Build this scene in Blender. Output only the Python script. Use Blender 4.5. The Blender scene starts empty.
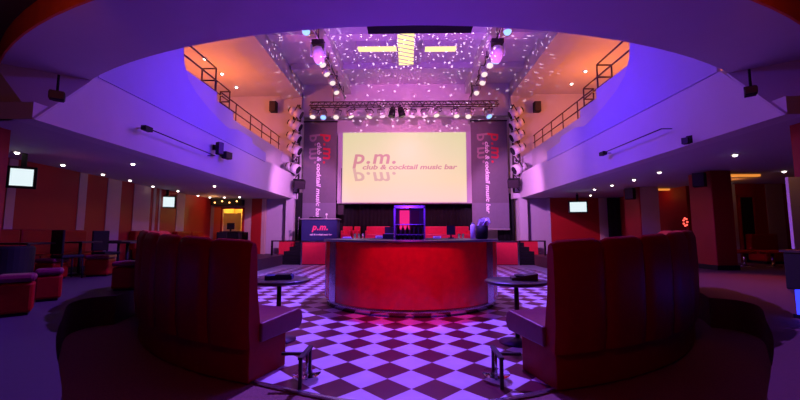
import bpy, math, random
from math import sin, cos, pi, radians as R
from mathutils import Vector, Matrix, Euler
random.seed(7)
C = bpy.context.scene.collection
sc = bpy.context.scene

# ------------------------------------------------------------------ camera
FPX = 367.0
PITCH = math.atan(34/367.0)
YAW = math.atan(7.5/367.0)
cam_d = bpy.data.cameras.new('camera'); cam = bpy.data.objects.new('camera', cam_d); C.objects.link(cam)
cam_d.sensor_width = 36; cam_d.lens = 36*FPX/800; cam_d.clip_start = .02; cam_d.clip_end = 200
EYE = Vector((0, 0, 1.3))
cam.location = EYE
cam.rotation_euler = Euler((pi/2+PITCH, 0, YAW), 'XYZ')
sc.camera = cam
RM = cam.rotation_euler.to_matrix()
def ray(px, py): return RM @ Vector((px-400, 200-py, -FPX))
def at_z(px, py, z):
    d = ray(px, py); return EYE + d*((z-EYE.z)/d.z)
def at_x(px, py, x):
    d = ray(px, py); return EYE + d*(x/d.x)
def at_y(px, py, y):
    d = ray(px, py); return EYE + d*(y/d.y)

# ------------------------------------------------------------------ materials
MATS = {}
def mat(name, col, rough=.6, metal=0, emit=None, es=0, var=.12, scale=6, bump=0, spec=None, coat=0):
    if name in MATS: return MATS[name]
    m = bpy.data.materials.new(name); m.use_nodes = True
    nt = m.node_tree; b = nt.nodes['Principled BSDF']
    b.inputs['Roughness'].default_value = rough; b.inputs['Metallic'].default_value = metal
    if spec is not None: b.inputs['Specular IOR Level'].default_value = spec
    if coat: b.inputs['Coat Weight'].default_value = coat; b.inputs['Coat Roughness'].default_value = .1
    tc = nt.nodes.new('ShaderNodeTexCoord'); nz = nt.nodes.new('ShaderNodeTexNoise')
    nz.inputs['Scale'].default_value = scale; nz.inputs['Detail'].default_value = 4
    nt.links.new(tc.outputs['Object'], nz.inputs['Vector'])
    mx = nt.nodes.new('ShaderNodeMix'); mx.data_type = 'RGBA'
    nt.links.new(nz.outputs['Fac'], mx.inputs[0])
    mx.inputs[6].default_value = (*[c*(1-var) for c in col], 1)
    mx.inputs[7].default_value = (*[min(1, c*(1+var)) for c in col], 1)
    nt.links.new(mx.outputs[2], b.inputs['Base Color'])
    if bump:
        bp = nt.nodes.new('ShaderNodeBump'); bp.inputs['Strength'].default_value = bump; bp.inputs['Distance'].default_value = .02
        nt.links.new(nz.outputs['Fac'], bp.inputs['Height']); nt.links.new(bp.outputs['Normal'], b.inputs['Normal'])
    if emit:
        b.inputs['Emission Color'].default_value = (*emit, 1); b.inputs['Emission Strength'].default_value = es
    MATS[name] = m; return m
plaster = mat('plaster', (.54, .53, .55), .75, var=.05, scale=2.5)
panel_blue = mat('blue_lit_panel', (.40, .38, .60), .7, var=.06, scale=2)  # blue light on the balcony front partly put into this colour
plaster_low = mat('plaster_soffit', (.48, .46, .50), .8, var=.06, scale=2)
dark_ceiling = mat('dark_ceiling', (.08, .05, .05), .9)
red_paint = mat('red_paint', (.34, .005, .006), .6, var=.1, scale=3)
beige_paint = mat('beige_paint', (.50, .38, .30), .7, var=.08, scale=3)
carpet = mat('carpet', (.24, .12, .09), .95, var=.35, scale=60, bump=.3)
vinyl = mat('platform_vinyl', (.05, .028, .042), .6, var=.25, scale=30)
plain_floor = mat('plain_floor', (.5, .48, .52), .35, var=.1)
leather = mat('red_leather', (.30, .003, .003), .5, spec=.22, var=.2, scale=12, bump=.12)
leather_top = mat('red_leather_seat', (.17, .010, .05), .36, var=.2, scale=12, bump=.12)
black = mat('black_plastic', (.008, .008, .009), .6, spec=.25)
blackwood = mat('black_wood', (.02, .016, .018), .35)
black_cloth = mat('black_cloth', (.006, .006, .008), .95)
steel = mat('steel', (.55, .55, .58), .25, metal=1)
dark_steel = mat('dark_steel', (.05, .035, .04), .45, metal=.6)
rust_rail = mat('rail_paint', (.06, .02, .02), .5)
white_plastic = mat('white_plastic', (.75, .74, .76), .4)
silver = mat('silver_paint', (.5, .48, .5), .35, metal=.5)
bar_red = mat('bar_red_gloss', (.66, .003, .008), .24, var=.25, scale=9, coat=.15)
stage_red = mat('stage_red', (.72, .02, .05), .5)
navy = mat('navy_cloth', (.012, .016, .10), .8)
banner_grey = mat('banner_grey', (.13, .11, .13), .7)
banner_band = mat('banner_grey_low', (.17, .15, .20), .7)
white_ink = mat('white_ink', (.85, .8, .82), .6)
grey_ink = mat('grey_ink', (.36, .24, .27), .6)
red_ink = mat('red_ink', (.62, .02, .05), .6)
gold_door = mat('ochre_paint', (.75, .55, .22), .7)
orange_paint = mat('orange_paint', (.75, .13, .03), .6)
def emis(name, col, s):
    return mat(name, (0.02, 0.02, 0.02), .5, emit=col, es=s)
bulb_w = emis('bulb_white', (1, .85, .78), 9)
bulb_o = emis('bulb_orange', (1, .42, .12), 5)
lens_b = emis('lens_blue', (.25, .45, 1), 1.8)
lens_w = emis('lens_white', (1, .8, .75), 1.1)
lens_p = emis('lens_pink', (1, .5, .8), 1.2)
tv_on = emis('television_picture', (.75, .88, .92), 1.05)
yellow_light = emis('ceiling_panel_light', (1, .78, .30), 1.5)
blue_led = emis('blue_led', (.02, .03, 1), 2.5)
pink_neon = emis('pink_neon', (1, .02, .22), .9)
pink_flower = emis('red_flower_lamp', (1, .08, .06), 2.5)
warm_cove = emis('warm_cove', (1, .32, .05), .8)
lens_dark = mat('lens_dark', (.01, .01, .015), .1)
glass_m = bpy.data.materials.new('glass'); glass_m.use_nodes = True
gb = glass_m.node_tree.nodes['Principled BSDF']; gb.inputs['Base Color'].default_value = (.9, .9, .95, 1)
gb.inputs['Transmission Weight'].default_value = 1; gb.inputs['Roughness'].default_value = .05; gb.inputs['IOR'].default_value = 1.1

# screen picture: pale green-cream above, peach-pink below (the projected slide)
def slide_mat():
    m = bpy.data.materials.new('projected_slide'); m.use_nodes = True; nt = m.node_tree
    b = nt.nodes['Principled BSDF']; b.inputs['Base Color'].default_value = (.05, .05, .05, 1)
    tc = nt.nodes.new('ShaderNodeTexCoord'); sx = nt.nodes.new('ShaderNodeSeparateXYZ'); cr = nt.nodes.new('ShaderNodeValToRGB')
    nt.links.new(tc.outputs['Generated'], sx.inputs[0]); nt.links.new(sx.outputs['Z'], cr.inputs[0])
    e = cr.color_ramp.elements
    e[0].position = 0; e[0].color = (1, .66, .58, 1); e[1].position = 1; e[1].color = (.76, .68, .36, 1)
    k = e.new(.3); k.color = (.98, .70, .45, 1)
    k = e.new(.7); k.color = (.84, .69, .41, 1)
    nt.links.new(cr.outputs[0], b.inputs['Emission Color']); b.inputs['Emission Strength'].default_value = .95
    return m
slide = slide_mat()
slide_ink = emis('slide_pink_ink', (.74, .27, .31), .9)
slide_ink2 = emis('slide_faded_ink', (.82, .45, .40), .9)

def checker_mat():
    m = bpy.data.materials.new('checker_tiles'); m.use_nodes = True; nt = m.node_tree
    b = nt.nodes['Principled BSDF']; b.inputs['Roughness'].default_value = .33; b.inputs['Specular IOR Level'].default_value = .3
    tc = nt.nodes.new('ShaderNodeTexCoord'); mp = nt.nodes.new('ShaderNodeMapping')
    s = 1/.3024
    mp.inputs['Scale'].default_value = (s, s, s); mp.inputs['Rotation'].default_value = (0, 0, R(45)); mp.inputs['Location'].default_value = (.5, .5, .5)
    ck = nt.nodes.new('ShaderNodeTexChecker'); ck.inputs['Scale'].default_value = 1
    ck.inputs['Color1'].default_value = (.80, .80, .80, 1); ck.inputs['Color2'].default_value = (.13, .012, .03, 1)
    nt.links.new(tc.outputs['Object'], mp.inputs['Vector']); nt.links.new(mp.outputs[0], ck.inputs['Vector'])
    nz = nt.nodes.new('ShaderNodeTexNoise'); nz.inputs['Scale'].default_value = 5; nz.inputs['Detail'].default_value = 5
    nt.links.new(tc.outputs['Object'], nz.inputs['Vector'])
    mx = nt.nodes.new('ShaderNodeMix'); mx.data_type = 'RGBA'; mx.blend_type = 'MULTIPLY'; mx.inputs[0].default_value = .35
    nt.links.new(ck.outputs['Color'], mx.inputs[6]); nt.links.new(nz.outputs['Fac'], mx.inputs[7])
    nt.links.new(mx.outputs[2], b.inputs['Base Color'])
    return m
checker = checker_mat()

# ------------------------------------------------------------------ builders
class MB:
    def __init__(s): s.v = []; s.f = []; s.sm = []
    def add(s, vs, fs, M=None, smooth=False):
        o = len(s.v)
        for p in vs:
            p = Vector(p); s.v.append(M @ p if M else p)
        for f in fs: s.f.append([i+o for i in f]); s.sm.append(smooth)
        return s
    def box(s, a, b, M=None):
        x0, y0, z0 = a; x1, y1, z1 = b
        vs = [(x0,y0,z0),(x1,y0,z0),(x1,y1,z0),(x0,y1,z0),(x0,y0,z1),(x1,y0,z1),(x1,y1,z1),(x0,y1,z1)]
        fs = [(0,3,2,1),(4,5,6,7),(0,1,5,4),(1,2,6,5),(2,3,7,6),(3,0,4,7)]
        return s.add(vs, fs, M)
    def prism(s, poly, z0, z1, M=None):
        n = len(poly)
        vs = [(x,y,z0) for x,y in poly]+[(x,y,z1) for x,y in poly]
        fs = [tuple(range(n-1,-1,-1)), tuple(range(n,2*n))]+[(i,(i+1)%n,n+(i+1)%n,n+i) for i in range(n)]
        return s.add(vs, fs, M)
    def slab_x(s, poly, x0, x1):          # polygon given in (y, z), extruded along x
        n = len(poly)
        vs = [(x0,y,z) for y,z in poly]+[(x1,y,z) for y,z in poly]
        fs = [tuple(range(n-1,-1,-1)), tuple(range(n,2*n))]+[(i,(i+1)%n,n+(i+1)%n,n+i) for i in range(n)]
        return s.add(vs, fs)
    def tube(s, p0, p1, r0, r1=None, seg=10):
        r1 = r0 if r1 is None else r1
        p0 = Vector(p0); p1 = Vector(p1); d = (p1-p0)
        if d.length < 1e-6: return s
        q = d.to_track_quat('Z', 'Y').to_matrix()
        vs = []
        for p, r in ((p0, r0), (p1, r1)):
            for k in range(seg):
                a = 2*pi*k/seg; vs.append(p+q@Vector((r*cos(a), r*sin(a), 0)))
        o = len(s.v); s.v += vs
        for k in range(seg):
            s.f.append([o+k, o+(k+1)%seg, o+seg+(k+1)%seg, o+seg+k]); s.sm.append(True)
        s.f.append([o+k for k in range(seg-1,-1,-1)]); s.sm.append(False)
        s.f.append([o+seg+k for k in range(seg)]); s.sm.append(False)
        return s
    def lathe(s, prof, seg=24, c=(0,0,0), M=None):
        vs = []; fs = []; n = len(prof)
        for k in range(seg):
            a = 2*pi*k/seg
            for r, z in prof: vs.append((c[0]+r*cos(a), c[1]+r*sin(a), c[2]+z))
        for k in range(seg):
            k2 = (k+1) % seg
            for i in range(n-1): fs.append((k*n+i, k2*n+i, k2*n+i+1, k*n+i+1))
        fs.append(tuple(k*n for k in range(seg-1,-1,-1))); fs.append(tuple(k*n+n-1 for k in range(seg)))
        return s.add(vs, fs, M, True)
    def arc(s, c, prof, a0, a1, n, closed=True):
        """sweep a closed (r, z) profile round centre c from angle a0 to a1 (radians)"""
        vs = []; fs = []; m = len(prof)
        for k in range(n+1):
            a = a0+(a1-a0)*k/n
            for r, z in prof: vs.append((c[0]+r*cos(a), c[1]+r*sin(a), z))
        for k in range(n):
            for i in range(m):
                j = (i+1) % m
                fs.append((k*m+i, k*m+j, (k+1)*m+j, (k+1)*m+i))
        if abs(abs(a1-a0)-2*pi) > 1e-4:
            fs.append(tuple(range(m-1,-1,-1))); fs.append(tuple(n*m+i for i in range(m)))
        return s.add(vs, fs)
    def sphere(s, c, r, seg=12, rings=8, sz=1):
        prof = [(max(1e-4, r*sin(pi*i/rings)), -r*sz*cos(pi*i/rings)) for i in range(rings+1)]
        return s.lathe(prof, seg, c)
    def build(s, name, m, parent=None, bevel=0, world=False, smooth=None):
        me = bpy.data.meshes.new(name)
        off = parent.location if (world and parent) else Vector((0,0,0))
        me.from_pydata([tuple(p-off) for p in s.v], [], s.f)
        me.polygons.foreach_set('use_smooth', s.sm if smooth is None else [smooth]*len(s.f))
        me.validate(); me.update()
        import bmesh
        b = bmesh.new(); b.from_mesh(me); bmesh.ops.recalc_face_normals(b, faces=b.faces[:]); b.to_mesh(me); b.free()
        me.materials.append(m)
        o = bpy.data.objects.new(name, me); C.objects.link(o)
        if parent: o.parent = parent
        if bevel:
            md = o.modifiers.new('bevel', 'BEVEL'); md.width = bevel; md.segments = 2; md.limit_method = 'ANGLE'; md.angle_limit = R(40)
        return o
def tag(o, label, cat, group=None):
    o['label'] = label; o['category'] = cat
    if group: o['group'] = group
    return o
def thing(name, label, cat, loc=(0,0,0), rz=0, group=None):
    o = bpy.data.objects.new(name, None); C.objects.link(o); o.empty_display_size = .1
    o.location = loc; o.rotation_euler = (0, 0, rz)
    return tag(o, label, cat, group)
def struct(name, mb, m, parent=None, **k):
    o = mb.build(name, m, parent, **k)
    if not parent: o['kind'] = 'structure'
    return o
def kids(o): return [c for c in bpy.data.objects if c.parent == o]
def copy_tree(o, parent=None):
    c = o.copy(); C.objects.link(c); c.parent = parent
    for ch in kids(o): copy_tree(ch, c)
    return c
def dup(o, loc, rz=None, label=None, rot=None, group=None):
    c = copy_tree(o); c.location = loc
    if rz is not None: c.rotation_euler = (0, 0, rz)
    if rot is not None: c.rotation_euler = rot
    if label: c['label'] = label
    if group: c['group'] = group
    return c
def text_mb(s, width, shear=.25, bold=.02, flip=False, cw=False, org=(0,0,0), depth=.004, tall=1):
    cu = bpy.data.curves.new('t', 'FONT'); cu.body = s; cu.size = 1; cu.shear = shear; cu.space_character = 1.12 if s == 'p.m.' else 1.0; cu.offset = bold; cu.extrude = 0.0; cu.resolution_u = 3
    o = bpy.data.objects.new('t', cu); C.objects.link(o)
    dg = bpy.context.evaluated_depsgraph_get(); me = bpy.data.meshes.new_from_object(o.evaluated_get(dg))
    xs = [v.co.x for v in me.vertices]; x0 = min(xs); k = width/(max(xs)-x0)
    mb = MB(); vs = []
    for v in me.vertices:
        x = (v.co.x-x0)*k; y = v.co.y*k*tall
        if flip: y = -y
        if cw: x, y = y, -x
        vs.append((org[0]+x, org[1], org[2]+y))
    fs = [tuple(p.vertices) for p in me.polygons]
    mb.add(vs, fs)
    bpy.data.objects.remove(o); bpy.data.curves.remove(cu); bpy.data.meshes.remove(me)
    return mb

# ------------------------------------------------------------------ key dimensions (metres)
BX = -.03            # hall axis
FX = 5.3             # half width between the balcony fronts
ZB = 2.92            # underside of side balconies
PL = .40             # raised floor round the sunken dance floor
BC = (.06, 7.5)      # centre of bar, booths and floor circle
DEP = 17.0           # end of the hall / proscenium
WALLX = 9.1

# ------------------------------------------------------------------ floors
fl = MB(); fl.box((-15, -3, -.1), (15, 22, -.012)); struct('floor', fl, carpet)
df = MB()
ox, oy = at_z(437, 389.2, 0).xy
poly = [(BC[0]+4.3*cos(R(180+a)), BC[1]+4.3*sin(R(180+a))) for a in range(0, 70, 5)]
FRONT = [(-1.36, 3.36), (-.95, 3.18), (-.57, 3.03), (-.2, 2.93), (.06, 2.91), (.32, 2.93), (.69, 3.03), (1.07, 3.18), (1.42, 3.36)]
poly += FRONT
poly += [(BC[0]+4.3*cos(R(180+a)), BC[1]+4.3*sin(R(180+a))) for a in range(110, 181, 5)]
poly += [(4.75, 9.0), (4.75, 13.2), (3.9, 15.6), (-3.9, 15.6), (-4.75, 13.2), (-4.75, 9.0)]
df.prism([(x-ox, y-oy) for x, y in poly], -.012, 0)
o = struct('floor_dance', df, checker); o.location = (ox, oy, 0)
pf = MB(); pf.prism([(-5.3, 9.2), (-4.78, 9.2), (-4.78, 13.2), (-3.95, 15.55), (-3.95, 15.6), (-5.3, 17)], -.012, -.002)
pf.prism([(5.3, 9.2), (4.78, 9.2), (4.78, 13.2), (3.95, 15.55), (3.95, 15.6), (5.3, 17)], -.012, -.002)
struct('floor_plain', pf, plain_floor)
tr = MB()
for (xa_, ya_), (xb_, yb_) in zip(FRONT[:-1], FRONT[1:]): tr.prism([(xa_, ya_-.035), (xb_, yb_-.035), (xb_, yb_), (xa_, ya_)], -.01, .012)
struct('trim_1', tr, steel)
# raised platforms left and right; smooth rounded edge behind each booth
def pit(sg):
    k = [(-4.27, 5.40), (-4.42, 5.30), (-4.50, 5.12), (-4.35, 4.72), (-3.72, 3.98), (-3.22, 3.40), (-2.74, 2.90), (-2.28, 2.45), (-1.85, 2.0), (-1.5, 1.4), (-1.3, .5)]
    out = []
    for i in range(len(k)-1):
        p0 = k[max(0, i-1)]; p1 = k[i]; p2 = k[i+1]; p3 = k[min(len(k)-1, i+2)]
        for j in range(5):
            t = j/5
            out.append(tuple(.5*(2*p1[c]+(p2[c]-p0[c])*t+(2*p0[c]-5*p1[c]+4*p2[c]-p3[c])*t*t+(3*p1[c]-p0[c]-3*p2[c]+p3[c])*t**3) for c in (0, 1)))
    out.append(k[-1])
    return [(-sg*x if sg > 0 else x, y) for x, y in out]
arcl = [(BC[0]-4.74*cos(R(a)), BC[1]+4.74*sin(R(a))) for a in (8, 0, -8, -16, -21)]
platl = [(-14, 17), (-5.3, 17), (-5.3, 9.4)]+arcl+[]+pit(-1)+[(-1.2, -2.5), (-14, -2.5)]
struct('floor_platform_left', MB().prism(platl, -.01, PL), vinyl)
arcr = [(BC[0]+4.74*cos(R(a)), BC[1]+4.74*sin(R(a))) for a in (8, 0, -8, -16, -21)]
platr = [(14, 17), (5.3, 17), (5.3, 9.4)]+arcr+[]+pit(1)+[(1.25, -2.5), (14, -2.5)]
struct('floor_platform_right', MB().prism(platr, -.01, PL), mat('platform_red_lit', (.10, .03, .03), .8, var=.25, scale=30))  # red glow over the right lounge floor put into its colour

# ------------------------------------------------------------------ overhead balcony (soffit ring) and ceiling over the camera
def arc_pts(cy, r, n=28, amax=70):
    return [(BX+r*sin(R(a)), cy-r*cos(R(a))) for a in [(-amax+2*amax*i/n) for i in range(n+1)]]
def circ3(p, q, r_):
    (ax, ay), (bx, by), (cx, cy) = p, q, r_
    d = 2*(ax*(by-cy)+bx*(cy-ay)+cx*(ay-by))
    ux = ((ax*ax+ay*ay)*(by-cy)+(bx*bx+by*by)*(cy-ay)+(cx*cx+cy*cy)*(ay-by))/d
    uy = ((ax*ax+ay*ay)*(cx-bx)+(bx*bx+by*by)*(ax-cx)+(cx*cx+cy*cy)*(bx-ax))/d
    return uy, math.hypot(ax-ux, ay-uy)
ZS = 3.86
pa = at_z(400, 25.5, ZS); pb = at_z(85, 78, ZS); pc = at_z(752, 93, ZS)
xs_ = (abs(pb.x)+abs(pc.x))/2; ys_ = (pb.y+pc.y)/2
cyi, ri = circ3((0, pa.y), (xs_, ys_), (-xs_, ys_))
pe = at_z(0, 64, ZS); pf_ = at_z(95, 0, ZS)
def hyp(cy): return math.hypot(pe.x-BX, pe.y-cy)-math.hypot(pf_.x-BX, pf_.y-cy)
lo, hi = 5, 60
for _ in range(60):
    mid = (lo+hi)/2
    if hyp(mid)*hyp(lo) <= 0: hi = mid
    else: lo = mid
cyo = lo; ro = math.hypot(pe.x-BX, pe.y-cyo)
print('soffit', pa, pb, pc, cyi, ri, 'outer', pe, pf_, cyo, ro)
inner = [(x, y) for x, y in [(BX+ri*sin(R(a)), cyi-ri*cos(R(a))) for a in [(-60+3*i) for i in range(41)]] if abs(x) < 9.0]
if ro > 40 or cyo > 50: cyo, ro = cyi, ri+1.15
outer = []
for i in range(41):
    x = -9+18*i/40
    outer.append((x, cyo-math.sqrt(max(.01, ro*ro-(x-BX)**2)) if abs(x-BX) < ro*.98 else inner[0][1]))
slab = MB()
# strip between inner and outer arcs, sampled on the same x
def yin(x): return cyi-math.sqrt(max(.01, ri*ri-min(abs(x-BX), ri*.999)**2))
def yout(x): return min(cyo-math.sqrt(max(.01, ro*ro-min(abs(x-BX), ro*.999)**2)), yin(x)-.25)
N = 48
for i in range(N):
    x0 = -WALLX+2*WALLX*i/N; x1 = -WALLX+2*WALLX*(i+1)/N
    slab.prism([(x0, yout(x0)), (x1, yout(x1)), (x1, yin(x1)), (x0, yin(x0))], ZS, 6.3)
struct('ceiling_soffit', slab, plaster)
rc = MB()
for i in range(N):
    x0 = -WALLX+2*WALLX*i/N; x1 = -WALLX+2*WALLX*(i+1)/N
    rc.prism([(x0, -3), (x1, -3), (x1, yout(x1)+.02), (x0, yout(x0)+.02)], 4.18, 4.3)
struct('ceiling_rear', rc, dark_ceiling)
face = MB()
for i in range(N):
    x0 = -WALLX+2*WALLX*i/N; x1 = -WALLX+2*WALLX*(i+1)/N
    face.prism([(x0, yout(x0)-.03), (x1, yout(x1)-.03), (x1, yout(x1)), (x0, yout(x0))], ZS, 4.18)
struct('trim_2', face, orange_paint)

# ------------------------------------------------------------------ side balconies
for side, sg in (('left', -1), ('right', 1)):
    f = FX if sg < 0 else 5.15
    X = lambda v: sg*v
    def bx_(mb, xa, xb, ya, yb, za, zb):
        mb.box((min(sg*xa, sg*xb), ya, za), (max(sg*xa, sg*xb), yb, zb))
    m = MB(); bx_(m, f, 14 if sg > 0 else WALLX, 4.95, DEP, ZB, ZB+.25); struct('ceiling_balcony_'+side, m, plaster_low)
    m = MB(); xa, xb = sorted((sg*(f-.02), sg*(f+.3))); m.slab_x([(4.95, ZB-.003), (DEP, ZB-.003), (DEP, 3.98), (5.93, 3.98)], xa, xb); struct('wall_balcony_lower_'+side, m, plaster)
    # sloping haunch where the overhead balcony comes down to the side balcony
    import bmesh
    hb = bmesh.new(); yi = yin(sg*f)
    for pnt in ((f-.03, yi, ZS), (f-.03, 4.95, ZB), (WALLX, 4.95, ZB), (WALLX, 5.2, ZS), (f+.9, 5.15, ZS), (WALLX, 7, ZS), (f+.02, yi+.1, ZS+.02), (WALLX, 5.6, ZB), (f+.02, 5.2, ZB+.02)): hb.verts.new((sg*pnt[0], pnt[1], pnt[2]))
    bmesh.ops.convex_hull(hb, input=hb.verts[:]); me = bpy.data.meshes.new('ceiling_haunch'); hb.to_mesh(me); hb.free(); me.materials.append(plaster_low)
    ho = bpy.data.objects.new('ceiling_haunch_'+side, me); C.objects.link(ho); ho['kind'] = 'structure'
    # three stepped bays of the parapet
    m = MB()
    bx_(m, f-.03, f+.2, 8.1, 9.75, 3.97, 5.2); bx_(m, f+.3, f+.55, 9.75, 11.4, 3.97, 5.2); bx_(m, f+.65, f+.9, 11.4, DEP, 3.97, 5.2)
    bx_(m, f-.0, f+.9, 8.3, DEP, 3.97, 4.05)
    struct('wall_parapet_'+side, m, plaster)
    # big solid front panel with curved, stepped end
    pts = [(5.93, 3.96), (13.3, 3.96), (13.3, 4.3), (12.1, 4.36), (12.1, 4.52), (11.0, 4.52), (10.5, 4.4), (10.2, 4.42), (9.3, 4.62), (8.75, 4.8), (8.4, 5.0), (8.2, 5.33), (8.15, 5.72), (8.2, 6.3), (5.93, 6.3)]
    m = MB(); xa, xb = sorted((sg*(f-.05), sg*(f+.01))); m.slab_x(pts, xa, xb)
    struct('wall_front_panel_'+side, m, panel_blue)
    # gallery: outer wall, end wall, ceiling
    m = MB(); bx_(m, WALLX, WALLX+.2, 4, DEP+.2, 3.2, 8.6); struct('wall_gallery_'+side, m, plaster)
    m = MB(); bx_(m, f+.0, WALLX, DEP, DEP+.2, ZB+.0, 8.6); struct('wall_gallery_end_'+side, m, plaster)
    m = MB(); bx_(m, f+.7, WALLX, 5.5, DEP, 7.9, 8.05); struct('ceiling_gallery_'+side, m, plaster)
    # hall beam over the gallery edge
    m = MB(); bx_(m, f-.3, f+.7, 5.5, DEP+.2, 7.75, 8.5); struct('trim_beam_'+side, m, plaster)
    # proscenium pilasters: pale pink inner one, lavender outer one
    m = MB(); bx_(m, f-.10, f+.25, DEP-.4, DEP+.2, 0, ZB+.02); struct('wall_pilaster_'+side, m, plaster)
    m = MB(); bx_(m, f+.25, f+1.35, DEP-.1, DEP+.2, 0, ZB-.01); struct('wall_pier_'+side, m, plaster_low)
    # pilaster going up beside the stage
    m = MB(); bx_(m, f-.3, f+.12, DEP-.2, DEP+.2, ZB, 8.0); struct('wall_proscenium_'+side, m, plaster)

# main hall ceiling with beams
struct('ceiling_hall', MB().box((-6.2, 5, 8.45), (6.2, 20, 8.6)), plaster)
b = MB()
for yy in (9.2, 12.1, 14.8):
    b.box((-4.9, yy, 8.2), (4.9, yy+.45, 8.46))
struct('ceiling_cross_beams', b, plaster)
b = MB()
for xx in (-3.05, 2.75): b.box((xx, 6, 7.95), (xx+.35, DEP, 8.46))
struct('ceiling_long_beams', b, plaster)
# stage end wall and stage box
struct('wall_stage', MB().box((-5.6, 18.2, 0), (5.6, 18.4, 8.5)), plaster)
m = MB(); m.box((-5.2, DEP, 6.9), (5.1, DEP+.25, 8.5)); struct('wall_header', m, plaster)
for s in (-1, 1):
    m = MB(); m.box((min(s*5.25, s*5.5), DEP+.2, 0), (max(s*5.25, s*5.5), 18.2, 8)); struct('wall_stage_'+('left' if s < 0 else 'right'), m, plaster)

# under-balcony walls
def stripes(name, pts, mat_):
    m = MB()
    for (x0, y0, x1, y1) in pts: m.add([(x0,y0,PL),(x1,y1,PL),(x1,y1,ZB),(x0,y0,ZB)], [(0,1,2,3)])
    return struct(name, m, mat_)
# left wall: one line from near to far; stripe boundaries by where they stand
A0 = Vector((-8.2, 4.0)); A1 = Vector((-9.0, 14.5)); A2 = Vector((-9.0, 17))
def wall_hit(px):                      # intersection of the view azimuth with the left wall line
    d = ray(px, 234); d = Vector((d.x, d.y)); e = A1-A0
    det = d.x*(-e.y)+e.x*d.y
    t = (A0.x*(-e.y)+e.x*A0.y)/det
    return d*t
m = MB(); n_ = Vector((e_ := (A1-A0)).y, ).to_3d() if False else None
m.prism([tuple(A0), tuple(A1), tuple(A2), (-9.3, 17), (-9.3, 4.0)], 0, ZB+.3)
struct('wall_left', m, red_paint)
bands = [(2, 11), (75, 83), (104, 118), (131, 148), (151, 153.5), (157, 158.5), (175, 183), (189, 192)]
m = MB()
for a, b_ in bands:
    p, q = wall_hit(a), wall_hit(b_)
    off = Vector((.015, 0))
    m.prism([tuple(p), tuple(q), tuple(q+off), tuple(p+off)], PL, ZB-.01)
struct('wall_left_stripes', m, beige_paint)
# near corner of left side: red return wall
struct('wall_left_near', MB().box((-9.3, 3.8, 0), (-8.0, 4.0, ZS)), red_paint)
# left back wall with the doorway
yb = 16.6
def bxat(px, y=yb): return at_y(px, 234, y).x
dl, dr = bxat(221), bxat(243)
m = MB(); m.box((-9.2, yb, PL), (dl, yb+.2, ZB)); m.box((dr, yb, PL), (-FX-1.2, yb+.2, ZB)); m.box((dl, yb, 2.48), (dr, yb+.2, ZB)); struct('wall_back_left', m, beige_paint)
m = MB()
for a, b_ in ((183.5, 203), (251, 261)):
    m.box((bxat(a), yb-.02, PL), (bxat(b_), yb, ZB-.01))
struct('wall_back_left_red', m, red_paint)
m = MB(); m.box((bxat(213.5), yb-.03, PL), (dl, yb, 2.55)); struct('trim_3', m, orange_paint)
m = MB(); m.box((dl-.02, yb-.05, PL), (dl+.05, yb, 2.5)); m.box((dr-.05, yb-.05, PL), (dr+.04, yb, 2.5)); m.box((dl, yb-.05, 2.44), (dr, yb, 2.5))
struct('door_1', m, red_paint)
m = MB(); m.box((dl-.6, 18.8, 0), (dr+.6, 19, 3)); m.box((dl-.7, yb+.2, 0), (dl-.5, 19, 3)); m.box((dr+.5, yb+.2, 0), (dr+.7, 19, 3)); m.box((dl-.7, yb+.2, ZB), (dr+.7, 19, ZB+.1)); m.box((dl-.7, yb+.2, PL-.1), (dr+.7, 19, PL))
struct('wall_lobby', m, gold_door)
m = MB(); m.box((dl-.4, 17.5, PL), (dl+.48, 17.6, 2.3)); struct('wall_lobby_partition', m, beige_paint)

# right side
yr = 16.6
m = MB(); m.box((5.15+1.2, yr, 0), (9.6, yr+.2, ZB)); struct('wall_back_right', m, red_paint)
m = MB(); a, b_ = bxat(600), bxat(609.5); m.box((a, yr-.02, PL), (b_, yr, ZB-.01)); struct('wall_back_right_stripe', m, beige_paint)
m = MB(); m.box((bxat(548), yr-.02, PL), (bxat(551), yr, ZB-.01)); struct('trim_4', m, plaster_low)
struct('wall_right_far', MB().box((9.4, 12.5, 0), (9.6, yr, ZB)), red_paint)
# recess wall beyond the columns, seen facing us
wr = 12.0
struct('wall_right_back', MB().box((9.4, wr, 0), (14.0, wr+.2, ZB)), red_paint)
def rx(px): return at_y(px, 234, wr).x
m = MB(); m.box((rx(730), wr-.03, PL), (rx(738), wr, ZB-.02)); m.box((rx(769), wr-.02, PL), (rx(786), wr, ZB-.02)); struct('wall_right_back_stripes', m, beige_paint)
m = MB(); m.box((rx(741), wr-.03, PL), (rx(755), wr, 2.5)); o = struct('door_2', m, black_cloth)
m = MB(); m.box((rx(740), wr-.06, PL), (rx(741.5), wr, 2.53)); m.box((rx(754.5), wr-.06, PL), (rx(756), wr, 2.53)); m.box((rx(740), wr-.06, 2.48), (rx(756), wr, 2.54)); struct('trim_5', m, red_paint)
struct('wall_right', MB().box((13.8, 3, 0), (14, 12.2, ZB+.3)), red_paint)
struct('wall_rear', MB().box((-9.3, -3.2, 0), (14, -3, 4.3)), red_paint)
struct('wall_left_rear', MB().box((-9.3, -3, 0), (-9.1, 3.9, 4.3)), red_paint)
struct('wall_right_rear', MB().box((13.8, -3, 0), (14.0, 3.1, 4.3)), red_paint)
struct('ceiling_right_near', MB().box((WALLX, -3, ZB+.02), (14, 4.2, ZB+.2)), dark_ceiling)
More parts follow.
